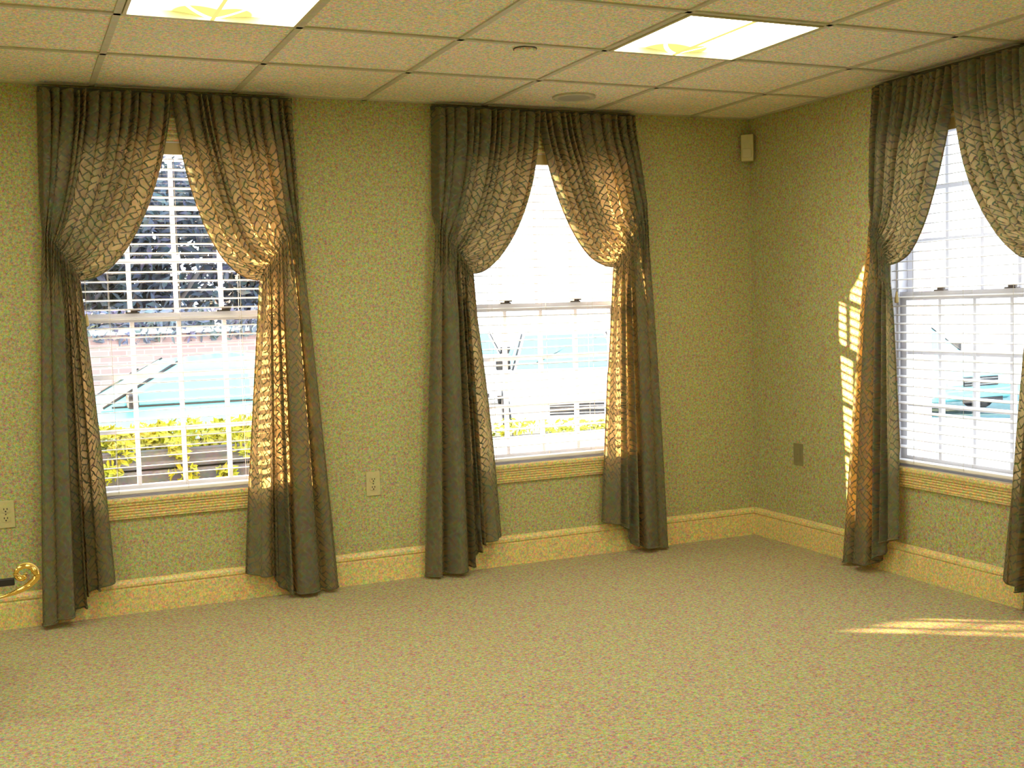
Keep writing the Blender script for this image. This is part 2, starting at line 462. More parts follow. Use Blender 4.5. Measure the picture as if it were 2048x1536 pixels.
def window(idx, kind, c):
    W = wmap(kind, c)
    base = W(0, 0, 0)
    e = empty('window_%d' % idx, base, kind='structure')
    def bx(mb, q0, q1, d0, d1, z0, z1): mb.box((q0, d0, z0), (q1, d1, z1), W); return mb
    hw = OHW
    # fluted casings: sides and head
    FL = 5
    def flutes(lo, hi):
        pts = []
        n = FL; st = (hi - lo) / n
        for k in range(n):
            a = lo + k * st
            pts += [(a + st * .10, .014), (a + st * .28, .024), (a + st * .72, .024), (a + st * .90, .014)]
        return [(lo, 0)] + pts + [(hi, 0)]
    cs = MB()
    cs.prism(flutes(hw - .005, hw + .085), OZ0 + .02, OZ1, lambda p, t: W(p[0], p[1], t))
    cs.prism(flutes(-hw - .085, -hw + .005), OZ0 + .02, OZ1, lambda p, t: W(p[0], p[1], t))
    cs.build('side_casing', M_['trim'], e)
    MB().prism(flutes(OZ1 - .005, OZ1 + .10), -hw - .085, hw + .085, lambda p, t: W(t, p[1], p[0])).build('head_casing', M_['trim'], e)
    # jamb liner
    j = MB()
    bx(j, -hw, -hw + .012, -.16, .0, OZ0, OZ1); bx(j, hw - .012, hw, -.16, .0, OZ0, OZ1); bx(j, -hw, hw, -.16, 0, OZ1 - .012, OZ1)
    bx(j, -hw + .012, -hw + .024, -.045, -.035, OZ0, OZ1); bx(j, hw - .024, hw - .012, -.045, -.035, OZ0, OZ1)
    j.build('jamb', M_['sash'], e)
    MB().box((-hw - .02, -.16, OZ0 - .02), (hw + .02, 0.0, OZ0), lambda q, d, z: W(max(-hw, min(hw, q)), d, z)).build('sill', M_['sash'], e)
    MB().box((-hw - .10, 0.0, OZ0 - .02), (hw + .10, .032, OZ0), W).build('stool', M_['trim'], e, bevel=.004)
    ap = [(OZ0 - .02, 0), (OZ0 - .02, .024), (OZ0 - .032, .024), (OZ0 - .034, .014)]
    lo = OZ0 - .095
    pts = []
    for k in range(4):
        a = OZ0 - .036 - k * .0125
        pts += [(a, .014), (a - .003, .021), (a - .0085, .021), (a - .0115, .014)]
    ap = ap + pts + [(lo + .004, .016), (lo, .012), (lo, 0)]
    MB().prism(ap, -hw - .08, hw + .08, lambda p, t: W(t, p[1], p[0])).build('apron', M_['trim'], e)
    # sashes
    def sash(name, z0, z1, d0, d1, st, bot, top):
        s = MB(); a = hw - .014
        bx(s, -a, -a + st, d0, d1, z0, z1); bx(s, a - st, a, d0, d1, z0, z1)
        bx(s, -a + st, a - st, d0, d1, z0, z0 + bot); bx(s, -a + st, a - st, d0, d1, z1 - top, z1)
        so = s.build(name, M_['sash'], e)
        gx0, gx1, gz0, gz1 = -a + st, a - st, z0 + bot, z1 - top
        cw, ch = (gx1 - gx0) / 4, (gz1 - gz0) / 3
        dm = (d0 + d1) / 2
        for k in (1, 2, 3):
            MB().box((gx0 + k * cw - .009, dm - .011, gz0), (gx0 + k * cw + .009, dm + .011, gz1), W).build('muntin', M_['sash'], so)
        for k in (1, 2):
            MB().box((gx0, dm - .0095, gz0 + k * ch - .009), (gx1, dm + .0095, gz0 + k * ch + .009), W).build('muntin', M_['sash'], so)
        first = None
        for k in range(4):
            for l in range(3):
                q0 = gx0 + k * cw; zz = gz0 + l * ch
                if first is None:
                    first = MB().box((q0 + .009, dm - .0015, zz + .009), (q0 + cw - .009, dm + .0015, zz + ch - .009), W).build('pane', M_['glass'], so)
                    o0 = Vector(W(q0, 0, zz))
                else: dup(first, so, Vector(W(q0, 0, zz)) - o0)
        return so
    sash('upper_sash', 1.297, OZ1 - .012, -.135, -.100, .040, .038, .040)
    ls = sash('lower_sash', OZ0, 1.337, -.090, -.055, .040, .045, .040)
    for q in (-.2, .2):
        k = MB(); bx(k, q - .03, q + .03, -.078, -.052, 1.337, 1.343); bx(k, q - .008, q + .022, -.072, -.050, 1.343, 1.352)
        bx(k, q + .010, q + .034, -.060, -.048, 1.346, 1.352)
        k.build('sash_lock', M_['latch'], ls)
    return e

for i, (k, c) in enumerate(WIN): window(i + 1, k, c)

# ------------------------------------------------------------------ blinds
def blind(kind, c, tilt, label):
    W = wmap(kind, c)
    e = empty('window_blind', W(0, -.02, OZ1), label, 'blind', 'white slatted blinds')
    hw = OHW - .018; dc = -.022
    v = MB(); v.box((-hw, dc - .024, OZ1 - .052), (hw, dc + .018, OZ1 - .013), W); v.build('headrail', M_['slat'], e)
    MB().box((-hw - .002, dc + .0195, OZ1 - .062), (hw + .002, dc + .0255, OZ1 - .012), W).build('valance', M_['valance'], e, bevel=.002)
    pitch = .0413; z = OZ1 - .085; ct, st = math.cos(tilt), math.sin(tilt)
    first = None
    while z > OZ0 + .05:
        if first is None:
            prof = []
            for k in range(7):
                x = -.0245 + .049 * k / 6; prof.append((x, .0018 * (1 - (x / .0245) ** 2) + .0012))
            for k in range(6, -1, -1):
                x = -.0245 + .049 * k / 6; prof.append((x, .0018 * (1 - (x / .0245) ** 2) - .0012))
            # + tilt lowers the outer edge (d negative side)
            prof = [(x * ct - y * st, x * st + y * ct) for x, y in prof]
            first = MB().prism(prof, -hw + .003, hw - .003, lambda p, t, z=z: W(t, dc + p[0], z + p[1])).build('slat', M_['slat'], e, smooth=False)
            z_first = z
        else: dup(first, e, (0, 0, z - z_first))
        z -= pitch
    MB().box((-hw + .003, dc - .025, OZ0 + .014), (hw - .003, dc + .025, OZ0 + .030), W).build('bottom_rail', M_['slat'], e, bevel=.004)
    for q in (-.30, .0, .27):
        t = MB()
        for dd in (-.0262, .0262):
            t.tube([W(q, dc + dd, OZ1 - .06), W(q, dc + dd, OZ0 + .02)], .0009, 5)
        t.build('ladder_cord', M_['cord'], e)
    q = -hw + .045
    w = MB(); w.tube([W(q, dc + .034, OZ1 - .06), W(q, dc + .034, 1.34)], .0012, 5); w.build('pull_cord', M_['cord'], e)
    w = MB(); P = W(q, dc + .034, 1.29); w.lathe([(.003, .05), (.006, .035), (.010, .005), (.009, -.002), (.002, -.004)], P); w.build('tassel', M_['valance'], e, smooth=True)
    q = hw - .05
    w = MB(); w.tube([W(q, dc + .034, OZ1 - .06), W(q, dc + .034, 1.36)], .0012, 5); w.build('pull_cord', M_['cord'], e)
    w = MB(); P = W(q, dc + .034, 1.31); w.lathe([(.003, .05), (.006, .035), (.010, .005), (.009, -.002), (.002, -.004)], P); w.build('tassel', M_['valance'], e, smooth=True)
    return e
blind('b', -3.10, math.radians(4), 'white slatted blind in left window, dark trees and brick wall seen through it')
blind('b', -1.28, math.radians(-4), 'white slatted blind in middle window, washed out by bright sky')
blind('r', 1.545, math.radians(-7), 'white slatted blind in the window on the right-hand wall')

# ------------------------------------------------------------------ curtains
def smooth(a, b, x):
    t = max(0, min(1, (x - a) / (b - a))); return t * t * (3 - 2 * t)

def lobes(w, br, am, p=.5, gap=0.0):
    for k in range(len(br) - 1):
        if w <= br[k + 1] or k == len(br) - 2:
            wd = br[k + 1] - br[k]; gp = gap if k < len(br) - 2 else 0
            s = (w - br[k]) / (wd - gp); s = max(0, min(1, s))
            return am[k] * max(0, math.sin(PI * s)) ** p
    return 0

def pinch(w, br, k):
    for i in range(len(br) - 1):
        if w <= br[i + 1] or i == len(br) - 2:
            wd = br[i + 1] - br[i]; s = max(0, min(1, (w - br[i]) / wd))
            if (i == 0 and s < .5) or (i == len(br) - 2 and s > .5): return 0
            return -k * wd * math.sin(2 * PI * s)
    return 0

def curtain(kind, c, side, label, seed, head0=0.004, head1=.55, tie0=(.40, 1.48), tie1=(.56, 1.71), bot0=(.30, .165), botm=(.47, .02), bot1=(.65, .012), lead_flat=.30):
    W = wmap(kind, c)
    rnd = random.Random(seed)
    e = empty('curtain', W(side * .5, .08, 0), label, 'curtain', 'sage lattice curtains')
    NW, NU, NL = 230, 84, 90
    # fold breakpoints (w = 0 at the leading edge, 1 at the outer edge)
    n = 13
    ub = [0]; 
    for k in range(n): ub.append(ub[-1] + rnd.uniform(.55, 1.5))
    ub = [x / ub[-1] for x in ub]; ua = [rnd.uniform(.75, 1.15) for _ in range(n)]
    lb = [0, lead_flat, lead_flat + .09, lead_flat + .16, lead_flat + .27, lead_flat + .27 + (1 - lead_flat - .27) * .62, 1]
    lb = [x + (rnd.uniform(-.015, .015) if 0 < x < 1 else 0) for x in lb]
    la = [.55, .85, .75, 1.0, 1.15, .8]
    ph = [rnd.uniform(0, 6.28) for _ in range(8)]
    verts = []; uvs = []
    z_head = 2.288
    def bez(a, b, cc, d, t):
        s = 1 - t
        return (s**3 * a[0] + 3*s*s*t*b[0] + 3*s*t*t*cc[0] + t**3*d[0], s**3 * a[1] + 3*s*s*t*b[1] + 3*s*t*t*cc[1] + t**3*d[1])
    for r in range(NU + NL + 1):
        row = []
        for k in range(NW + 1):
            w = k / NW
            tie = (tie0[0] + (tie1[0] - tie0[0]) * w ** 1.1, tie0[1] + (tie1[1] - tie0[1]) * (w ** .9))
            ret = smooth(.955, 1.0, w)
            if r <= NU:
                t = r / NU
                t = 1 - (1 - t) ** 1.15
                P0 = (head0 + (head1 - head0) * w, z_head + .004 * math.sin(w * 60))
                b = 1 - w
                P1 = (P0[0] + b * .03, P0[1] - (.35 * b + .2 * w))
                P2 = (tie[0] - .215 * b, tie[1] - .005 * b + .2 * w)
                q, z = bez(P0, P1, P2, tie, t)
                # fabric folds
                hd = lobes(w, ub, ua, .40, .021 - .016 * smooth(.10, .40, t))
                fade = 1 - .55 * smooth(.35, .85, t) * (1 - smooth(.55, 1.0, w))
                amp = (.060 + .012 * smooth(0, .4, t)) * fade * (1 - .6 * smooth(.8, 1, t))
                d = .036 + .020 * smooth(.8, 1, t) + amp * hd
                q += pinch(w, ub, .17) * .9 * (head1 - head0) * (1 - .7 * smooth(.75, 1, t))
                belly = math.sin(PI * t) * (1 - w) * .02
                d += belly
                # gathers fanning out of the tie
                gz = smooth(.62, 1.0, t)
                ww = w + .01 * math.sin(t * 7 + ph[0])
                d += gz * (.0065 * math.sin(ww * 2 * PI * 17 + ph[1]) + .004 * math.sin(ww * 2 * PI * 31 + ph[2] + 3 * t))
                q += .004 * math.sin(w * 2 * PI * 6 + ph[3]) * math.sin(PI * t)
            else:
                t = (r - NU) / NL
                if w < .5: bt = (bot0[0] + (botm[0] - bot0[0]) * (w / .5), bot0[1] - .03 * min(1, w / .3) + (botm[1] - bot0[1] + .03) * smooth(.26, .5, w))
                else: bt = (botm[0] + (bot1[0] - botm[0]) * ((w - .5) / .5), botm[1] + (bot1[1] - botm[1]) * ((w - .5) / .5))
                q = tie[0] + (bt[0] - tie[0]) * (t + .25 * t * (1 - t)); z = tie[1] + (bt[1] - tie[1]) * t
                hd = lobes(w, ub, ua, .40, .005); ld = lobes(w + .012 * math.sin(3 * t + ph[4]), lb, la, .40, .066)
                mixt = smooth(.0, .22, t)
                amp_u = .072 * .4
                d = .056 - .012 * mixt + (1 - mixt) * amp_u * hd + mixt * (.050 + .030 * t) * ld
                gz = 1 - smooth(.0, .20, t)
                ww = w + .01 * math.sin(7 + ph[0])
                d += gz * (.0065 * math.sin(ww * 2 * PI * 17 + ph[1]) + .004 * math.sin(ww * 2 * PI * 31 + ph[2] + 3))
                d += .006 * math.sin(w * 2 * PI * 4.3 + t * 4 + ph[5]) * mixt
                d += .012 * t
                q += mixt * pinch(w, lb, .13) * (bot1[0] - bot0[0]) * 1.0
                # swing folds sideways a little so that valleys close up
                q += mixt * .010 * math.sin(w * 2 * PI * 5 + ph[6]) * t
            d = d * (1 - ret * .0) if r > NU else d
            if r <= NU + 3: d = d + (.014 - d) * ret * (1 - smooth(NU - 14, NU + 3, r))
            d = max(d, .030)if ret < .5 else max(d, .013)
            row.append((q, d, z))
        for k, (q, d, z) in enumerate(row):
            verts.append(W(side * q, d, z))
        uvs.append(row)
    mb = MB(); mb.v = verts
    # arc-length v coordinate per column
    L = [[0.0] * (NW + 1) for _ in range(len(uvs))]
    for k in range(NW + 1):
        for r in range(1, len(uvs)):
            a, b = uvs[r - 1][k], uvs[r][k]
            L[r][k] = L[r - 1][k] + math.hypot(b[0] - a[0], b[2] - a[2])
    mb.uv = [(k / NW * .78 + seed * 1.3, -L[r][k]) for r in range(len(uvs)) for k in range(NW + 1)]
    for r in range(NU + NL):
        for k in range(NW):
            i = r * (NW + 1) + k
            mb.f.append((i, i + 1, i + NW + 2, i + NW + 1))
    mb.build('drape', M_['fabric'], e, smooth=True, fix=False)
    # leading-edge hem and bottom hem as rolled cords of cloth
    for name, idx, rad in (('side_hem', [r * (NW + 1) for r in range(0, len(uvs), 2)], .0035), ('bottom_hem', [(len(uvs) - 1) * (NW + 1) + k for k in range(0, NW + 1, 2)], .004)):
        pts = [Vector(verts[i]) for i in idx]
        if name == 'bottom_hem': pts = [p + Vector((0, 0, .002)) for p in pts]
        h = MB(); h.tube(pts, rad, 6)
        h.uv = [(seed + .01 * (i % 6), .01 * i) for i in range(len(h.v))]
        h.build(name, M_['fabric'], e, smooth=True, fix=False)
    # shirring cords over the gathered waist
    for rr in (NU - 5, NU - 1, NU + 3):
        pts = [Vector(verts[rr * (NW + 1) + k]) for k in range(0, NW + 1, 2)]
        off = Vector(W(0, .0035, 0)) - Vector(W(0, 0, 0))
        h = MB(); h.tube([p + off for p in pts], .0016, 5); h.build('shirring_cord', M_['cordage'], e, smooth=True, fix=False)
    return e

curtain('b', -3.10, -1, 'sage lattice curtain panel left of left window, reaching towards the brass cart', 1, tie0=(.42, 1.484), tie1=(.56, 1.70), bot0=(.345, .165), botm=(.50, .06), bot1=(.645, .012), lead_flat=.24)
curtain('b', -3.10, 1, 'sage lattice curtain panel right of left window, glowing orange with sunlight', 2, head1=.54, tie0=(.354, 1.475), tie1=(.545, 1.73), bot0=(.24, .13), botm=(.43, .022), bot1=(.665, .02), lead_flat=.30)
curtain('b', -1.28, -1, 'sage lattice curtain panel left of middle window, near the wall outlet', 3, head0=.034, head1=.60, tie0=(.425, 1.49), tie1=(.61, 1.72), bot0=(.312, .168), botm=(.50, .03), bot1=(.715, .010), lead_flat=.26)
curtain('b', -1.28, 1, 'sage lattice curtain panel right of middle window, nearest the room corner', 4, head0=-.027, head1=.535, tie0=(.375, 1.515), tie1=(.58, 1.78), bot0=(.275, .18), botm=(.47, .035), bot1=(.645, .010), lead_flat=.28)
curtain('r', 1.545, -1, 'sage lattice curtain panel on right-hand wall nearest the room corner, striped by sun', 5, head0=0.004, head1=.50, tie0=(.39, 1.465), tie1=(.50, 1.70), bot0=(.33, .188), botm=(.47, .048), bot1=(.71, .012), lead_flat=.25)
curtain('r', 1.545, 1, 'sage lattice curtain panel at the right edge of the photo, cut off', 6, head0=0.004, head1=.56, tie0=(.41, 1.455), tie1=(.57, 1.71), bot0=(.29, .13), botm=(.45, .03), bot1=(.65, .010), lead_flat=.28)

def rod(kind, c, q0, q1, label):
    W = wmap(kind, c)
    e = empty('curtain_rod', W(0, 0, 2.29), label, 'curtain rod', 'curtain rods')
    b = MB()
    b.box((q0, .038, 2.281), (q1, .046, 2.303), W); b.build('rail', M_['rod'], e)  # rail coloured dark as the shadow gap over the curtain head
    for q in (q0, q1 - .004):
        MB().box((q, 0.0, 2.281), (q + .004, .038, 2.303), W).build('bracket', M_['rod'], e)
rod('b', -3.10, -.545, .535, 'shadow-dark flat curtain rod above left window, close under the ceiling')
rod('b', -1.28, -.595, .53, 'shadow-dark flat curtain rod above middle window, close under the ceiling')
rod('r', 1.545, -.495, .555, 'shadow-dark flat curtain rod above the window on right-hand wall')

# ------------------------------------------------------------------ outlets, plates, sensor
def outlet(W, z, label, mats=('plate', 'plate'), blank=False, w=.036, h=.0585):
    e = empty('wall_outlet' if not blank else 'wall_plate', W(0, 0, z), label, 'outlet' if not blank else 'wall plate')
    MB().box((-w, 0, z - h), (w, .006, z + h), W).build('cover_plate', M_[mats[0]], e, bevel=.002)
    if blank:
        MB().box((-.017, .006, z - .033), (.017, .009, z + .033), W).build('insert', M_[mats[1]], e, bevel=.001)
    else:
        for dz in (-.0195, .0195):
            o = MB(); pr = []
            for k in range(16):
                a = 2 * PI * k / 16; pr.append((.017 * math.cos(a), max(-.0125, min(.0125, .017 * math.sin(a)))))
            o.prism(pr, .0055, .0085, lambda p, t, dz=dz: W(p[0], t, z + dz + p[1]))
            so = o.build('socket', M_[mats[1]], e)
            k = MB(); k.box((-.0080, .0085, z + dz), (-.0045, .0090, z + dz + .008), W); k.box((.0045, .0085, z + dz), (.0080, .0090, z + dz + .008), W)
            k.lathe([(.0034, -.0003), (.0034, .0008)], W(0, .0085, z + dz - .0062), 'y' if abs(W(0, 1, 0)[1] - W(0, 0, 0)[1]) > .5 else 'x', 8)
            k.build('slots', M_['slot'], so)
    MB().lathe([(.003, 0), (.003, .002)], W(0, .0075 if not blank else .009, z), 'y' if abs(W(0, 1, 0)[1] - W(0, 0, 0)[1]) > .5 else 'x', 8).build('screw', M_['latch'], e)
outlet(wmap('b', -2.233), .483, 'ivory double wall outlet between left and middle windows', w=.035)
outlet(wmap('b', -3.862), .495, 'ivory double wall outlet at left edge of the photo, above brass cart', w=.035)
outlet(wmap('r', .400), .494, 'tan wall plate on the right-hand wall near the corner', ('plate_dark', 'plate_dark'), True, w=.038)

e = empty('motion_sensor', (-.05, -.05, 2.155), 'small upright ivory motion sensor box high in the room corner', 'sensor')
R45 = lambda x, y, z: (-.062 + (x - y) * .7071, -.062 + (-x - y) * .7071, z)   # x along the diagonal face, +y into the corner... toward (0,0) is -y
def sen(x, y, z):
    d = Vector((-1, -1, 0)).normalized(); r = Vector((1, -1, 0)).normalized()
    p = Vector((-.030, -.030, 0)) + r * x + d * y
    return (p.x, p.y, z)
MB().box((-.034, .0, 2.082), (.034, .040, 2.228), sen).build('housing', M_['plate'], e, bevel=.005)
MB().box((-.024, .040, 2.100), (.024, .046, 2.150), sen).build('lens', M_['fixture'], e, bevel=.003)
MB().box((-.012, -.012, 2.12), (.012, .0, 2.18), sen).build('bracket', M_['plate'], e)

# ------------------------------------------------------------------ brass serving cart, only its scrolled handle reaches into view
cyy = -1.30
e = empty('serving_cart', (-4.30, cyy, 0), 'polished brass cart at the lower left edge, only its scrolled handle showing', 'cart')
# front rail sweeping up into a scroll
pts = [(-4.02, .395), (-3.95, .412), (-3.881, .427), (-3.836, .438), (-3.805, .450), (-3.781, .467), (-3.767, .483), (-3.773, .501), (-3.787, .515), (-3.805, .520), (-3.823, .513), (-3.831, .497), (-3.824, .483), (-3.81, .480), (-3.803, .489)]
def spline(P, n=6):
    out = []
    for i in range(len(P) - 1):
        p0, p1, p2, p3 = P[max(i-1, 0)], P[i], P[i+1], P[min(i+2, len(P)-1)]
        for k in range(n):
            t = k / n
            out.append(tuple(.5 * (2*p1[j] + (p2[j]-p0[j])*t + (2*p0[j]-5*p1[j]+4*p2[j]-p3[j])*t*t + (-p0[j]+3*p1[j]-3*p2[j]+p3[j])*t**3) for j in range(len(p1))))
    out.append(P[-1]); return out
sc = spline(pts)
h = MB(); h.tube([(x, cyy - .0, z) for x, z in sc], .0085, 10, radii=[.0042 + .0065 * smooth(-3.9, -3.78, x) if i < 45 else .0075 for i, (x, z) in enumerate(sc)])
h.build('scroll_handle', M_['brass'], e, smooth=True)
h = MB(); h.tube([(x + .004, cyy + .018, z + .004) for x, z in sc[18:]], .005, 8); h.build('inner_scroll', M_['brass_soft'], e, smooth=True)
MB().tube([(-4.02, cyy - .013, .398), (-3.86, cyy - .013, .435), (-3.79, cyy - .013, .458)], .0028, 8).build('accent_rail', M_['brass'], e)
# dark rear bar of the cart
MB().box((-4.60, cyy - .006, .462), (-3.835, cyy + .010, .486)).build('dark_rail', M_['blackmetal'], e, bevel=.003)
for x in (-4.60, -4.18):
    for y in (cyy, cyy + .42):
        l = MB(); l.tube([(x, y, .07), (x, y, .70)], .011, 10); lo = l.build('leg', M_['brass'], e)
        MB().lathe([(.028, -.008), (.028, .008)], (x, y, .030), 'y', 16).build('caster', M_['blackmetal'], lo)
        MB().box((x - .004, y - .012, .03), (x + .004, y + .012, .075)).build('fork', M_['brass_soft'], lo)
for z in (.20, .70):
    MB().box((-4.61, cyy - .01, z), (-4.17, cyy + .43, z + .008)).build('shelf', M_['smoked'], e, bevel=.002)
f = MB(); f.tube([(-4.60, cyy, .44), (-4.18, cyy, .385), (-4.01, cyy, .397)], .006, 8); f.build('frame_tube', M_['brass'], e)
f = MB(); f.tube([(-4.60, cyy + .42, .44), (-4.18, cyy + .42, .44)], .006, 8); f.build('frame_tube', M_['brass'], e)

# ------------------------------------------------------------------ outdoors
GZ = -.58
struct(MB().box((-60, .16, GZ - .1), (90, 110, GZ)).build('ground', M_['concrete']))
struct(MB().box((.16, -60, GZ - .1), (90, .16, GZ)).build('ground', M_['concrete']))
def road_pt(D, a): # a strip of darker road crossing in front of the right-hand window
    return (-3.8 + D * math.cos(a), -5.3 + D * math.sin(a), GZ)
r = MB()
for k in range(12):
    a0 = math.radians(15 + k * 5.0 / 1.4); a1 = math.radians(15 + (k + 1) * 5.0 / 1.4)
    P = [road_pt(19, a0), road_pt(27, a0), road_pt(27, a1), road_pt(19, a1)]
    i = len(r.v); r.v += [(x, y, z + .012) for x, y, z in P] + [(x, y, z - .02) for x, y, z in P]
    r.f += [(i, i+1, i+2, i+3), (i+7, i+6, i+5, i+4), (i, i+4, i+5, i+1), (i+2, i+6, i+7, i+3), (i+1, i+5, i+6, i+2), (i+3, i+7, i+4, i)]
struct(r.build('road', M_['road']))

def leaves(n, centre, rad, size, rnd, shape='ball', z0=None):
    mb = MB()
    for _ in range(n):
        while True:
            a = Vector((rnd.uniform(-1, 1), rnd.uniform(-1, 1), rnd.uniform(-1, 1)))
            if shape == 'box' or .35 < a.length < 1: break
        p = Vector(centre) + Vector((a.x * rad[0], a.y * rad[1], a.z * rad[2]))
        d = Vector((rnd.gauss(0, 1), rnd.gauss(0, 1), rnd.gauss(0, 1))).normalized()
        b = d.orthogonal().normalized(); cc = d.cross(b)
        s = size * rnd.uniform(.6, 1.4)
        i = len(mb.v)
        mb.v += [tuple(p - d * s), tuple(p + b * s * .45 + cc * s * .1), tuple(p + d * s), tuple(p - b * s * .45 + cc * s * .1)]
        mb.f += [(i, i+1, i+2), (i, i+2, i+3)]
    return mb

def tree(x, y, hgt, rad, mat, label, seed, n=5000, size=.11):
    rnd = random.Random(seed)
    e = empty('tree', (x, y, GZ), label, 'tree', 'trees beyond the brick wall')
    tr = MB(); tr.tube([(x, y, GZ), (x + .05, y, GZ + hgt * .35), (x - .05, y + .05, GZ + hgt * .7)], .12, 8, radii=[.16, .12, .05])
    for k in range(6):
        a = rnd.uniform(0, 6.28); z = GZ + hgt * rnd.uniform(.25, .6)
        tr.tube([(x, y, z), (x + math.cos(a) * rad * .6, y + math.sin(a) * rad * .6, z + hgt * .22)], .03, 6)
    tr.build('trunk', M_['bark'], e)
    mb = MB()
    for k in range(11):
        a = rnd.uniform(0, 6.28); rr = rad * rnd.uniform(.2, .75)
        cz = GZ + hgt * rnd.uniform(.16, .90)
        l = leaves(n // 11, (x + math.cos(a) * rr, y + math.sin(a) * rr, cz), (rad * .55, rad * .55, hgt * .17), size, rnd)
        i = len(mb.v); mb.v += l.v; mb.f += [tuple(i + q for q in f) for f in l.f]
    o = mb.build('foliage', M_[mat], e, fix=False, smooth=False); o['kind'] = 'stuff'
tree(-4.4, 12.6, 4.2, 1.1, 'leaf_grey', 'grey-green tree beyond brick wall, leftmost behind the left window', 21)
tree(-1.9, 12.0, 4.6, 1.35, 'leaf_dark', 'dark bushy tree beyond brick wall, middle of left window', 22, 6500)
tree(-.1, 13.6, 4.4, 1.15, 'leaf_dark', 'dark tree beyond brick wall, at right side of left window', 23)

e = empty('brick_wall', (-3.2, 10.2, GZ), 'low red brick garden wall behind cyan car seen through left window', 'garden wall')
MB().box((-9, 10.1, GZ), (.2, 10.35, 1.12)).build('wall_body', M_['brick'], e)
MB().box((-9.05, 10.05, 1.12), (.25, 10.40, 1.19)).build('coping', M_['concrete'], e)
rn = random.Random(5)
o = leaves(2600, (-3.6, 10.15, 1.22), (3.6, .18, .20), .07, rn, 'box').build('ivy', M_['leaf_grey'], e, fix=False, smooth=False); o['kind'] = 'stuff'

# planter outside the left window
e = empty('planter', (-3.1, 1.2, GZ), 'dark grey timber planter outside left window, under the yellow-green hedge', 'planter')
for k in range(11):
    z = GZ + k * .108
    MB().box((-4.7, 1.10 + .01 * (k % 2), z), (-2.05, 1.17 + .01 * (k % 2), z + .098)).build('timber', M_['timber'], e, bevel=.008)
for x in (-4.68, -2.12):
    MB().box((x, 1.12, GZ), (x + .07, 1.78, .58)).build('end_board', M_['timber'], e)
MB().box((-4.6, 1.18, .46), (-2.13, 1.74, .52)).build('soil', M_['soil'], e)
MB().box((-4.6, 1.74, GZ), (-2.13, 1.78, .58)).build('back_board', M_['timber'], e)
def hedge(x0, x1, y0, y1, z0, z1, n, label, seed, size=.026, extra=()):
    rnd = random.Random(seed)
    e = empty('low_hedge', ((x0 + x1) / 2, (y0 + y1) / 2, z0), label, 'hedge', 'low hedges outside the windows')
    mb = MB()
    k = int((x1 - x0) / .16)
    for i_ in range(k):
        x = x0 + (i_ + .5) * (x1 - x0) / k + rnd.uniform(-.03, .03)
        l = leaves(n // k, (x, (y0 + y1) / 2, (z0 + z1) / 2 + rnd.uniform(-.03, .02)), (.13, (y1 - y0) / 2, (z1 - z0) / 2 * rnd.uniform(.7, 1.1)), size, rnd)
        i = len(mb.v); mb.v += l.v; mb.f += [tuple(i + q for q in f) for f in l.f]
    for (ex, ey, ez, er) in extra:
        l = leaves(70, (ex, ey, ez), (er, er * .5, er), size, rnd); i = len(mb.v); mb.v += l.v; mb.f += [tuple(i + q for q in f) for f in l.f]
    o = mb.build('foliage', M_['leaf_lime'], e, fix=False, smooth=False); o['kind'] = 'stuff'
    st = MB()
    for i_ in range(0, k, 2):
        x = x0 + (i_ + .5) * (x1 - x0) / k
        st.tube([(x, (y0 + y1) / 2, z0 - .08), (x + .02, (y0 + y1) / 2, z1 - .08)], .005, 5)
    st.build('stems', M_['bark'], e)
hedge(-4.6, -2.1, 1.12, 1.6, .54, .76, 5200, 'yellow-green low hedge in timber planter outside left window', 31,
      extra=[(-3.35, 1.08, .50, .06), (-2.98, 1.07, .46, .09), (-2.75, 1.07, .44, .06), (-3.28, 1.08, .60, .07), (-2.62, 1.07, .60, .08), (-3.0, 1.07, .6, .06)])

e = empty('stone_planter', (-.4, 1.8, GZ), 'pale stone planter wall outside the middle window', 'planter')
MB().box((-1.75, 1.6, GZ), (1.6, 1.72, .44)).build('front_wall', M_['stone'], e, bevel=.01)
MB().box((-1.75, 2.1, GZ), (1.6, 2.2, .44)).build('back_wall', M_['stone'], e, bevel=.01)
MB().box((-1.75, 1.72, .24), (1.6, 2.1, .41)).build('soil', M_['soil'], e)
hedge(-1.7, 1.5, 1.74, 2.08, .42, .53, 1100, 'thin yellow-green planting along pale stone planter outside middle window', 32)

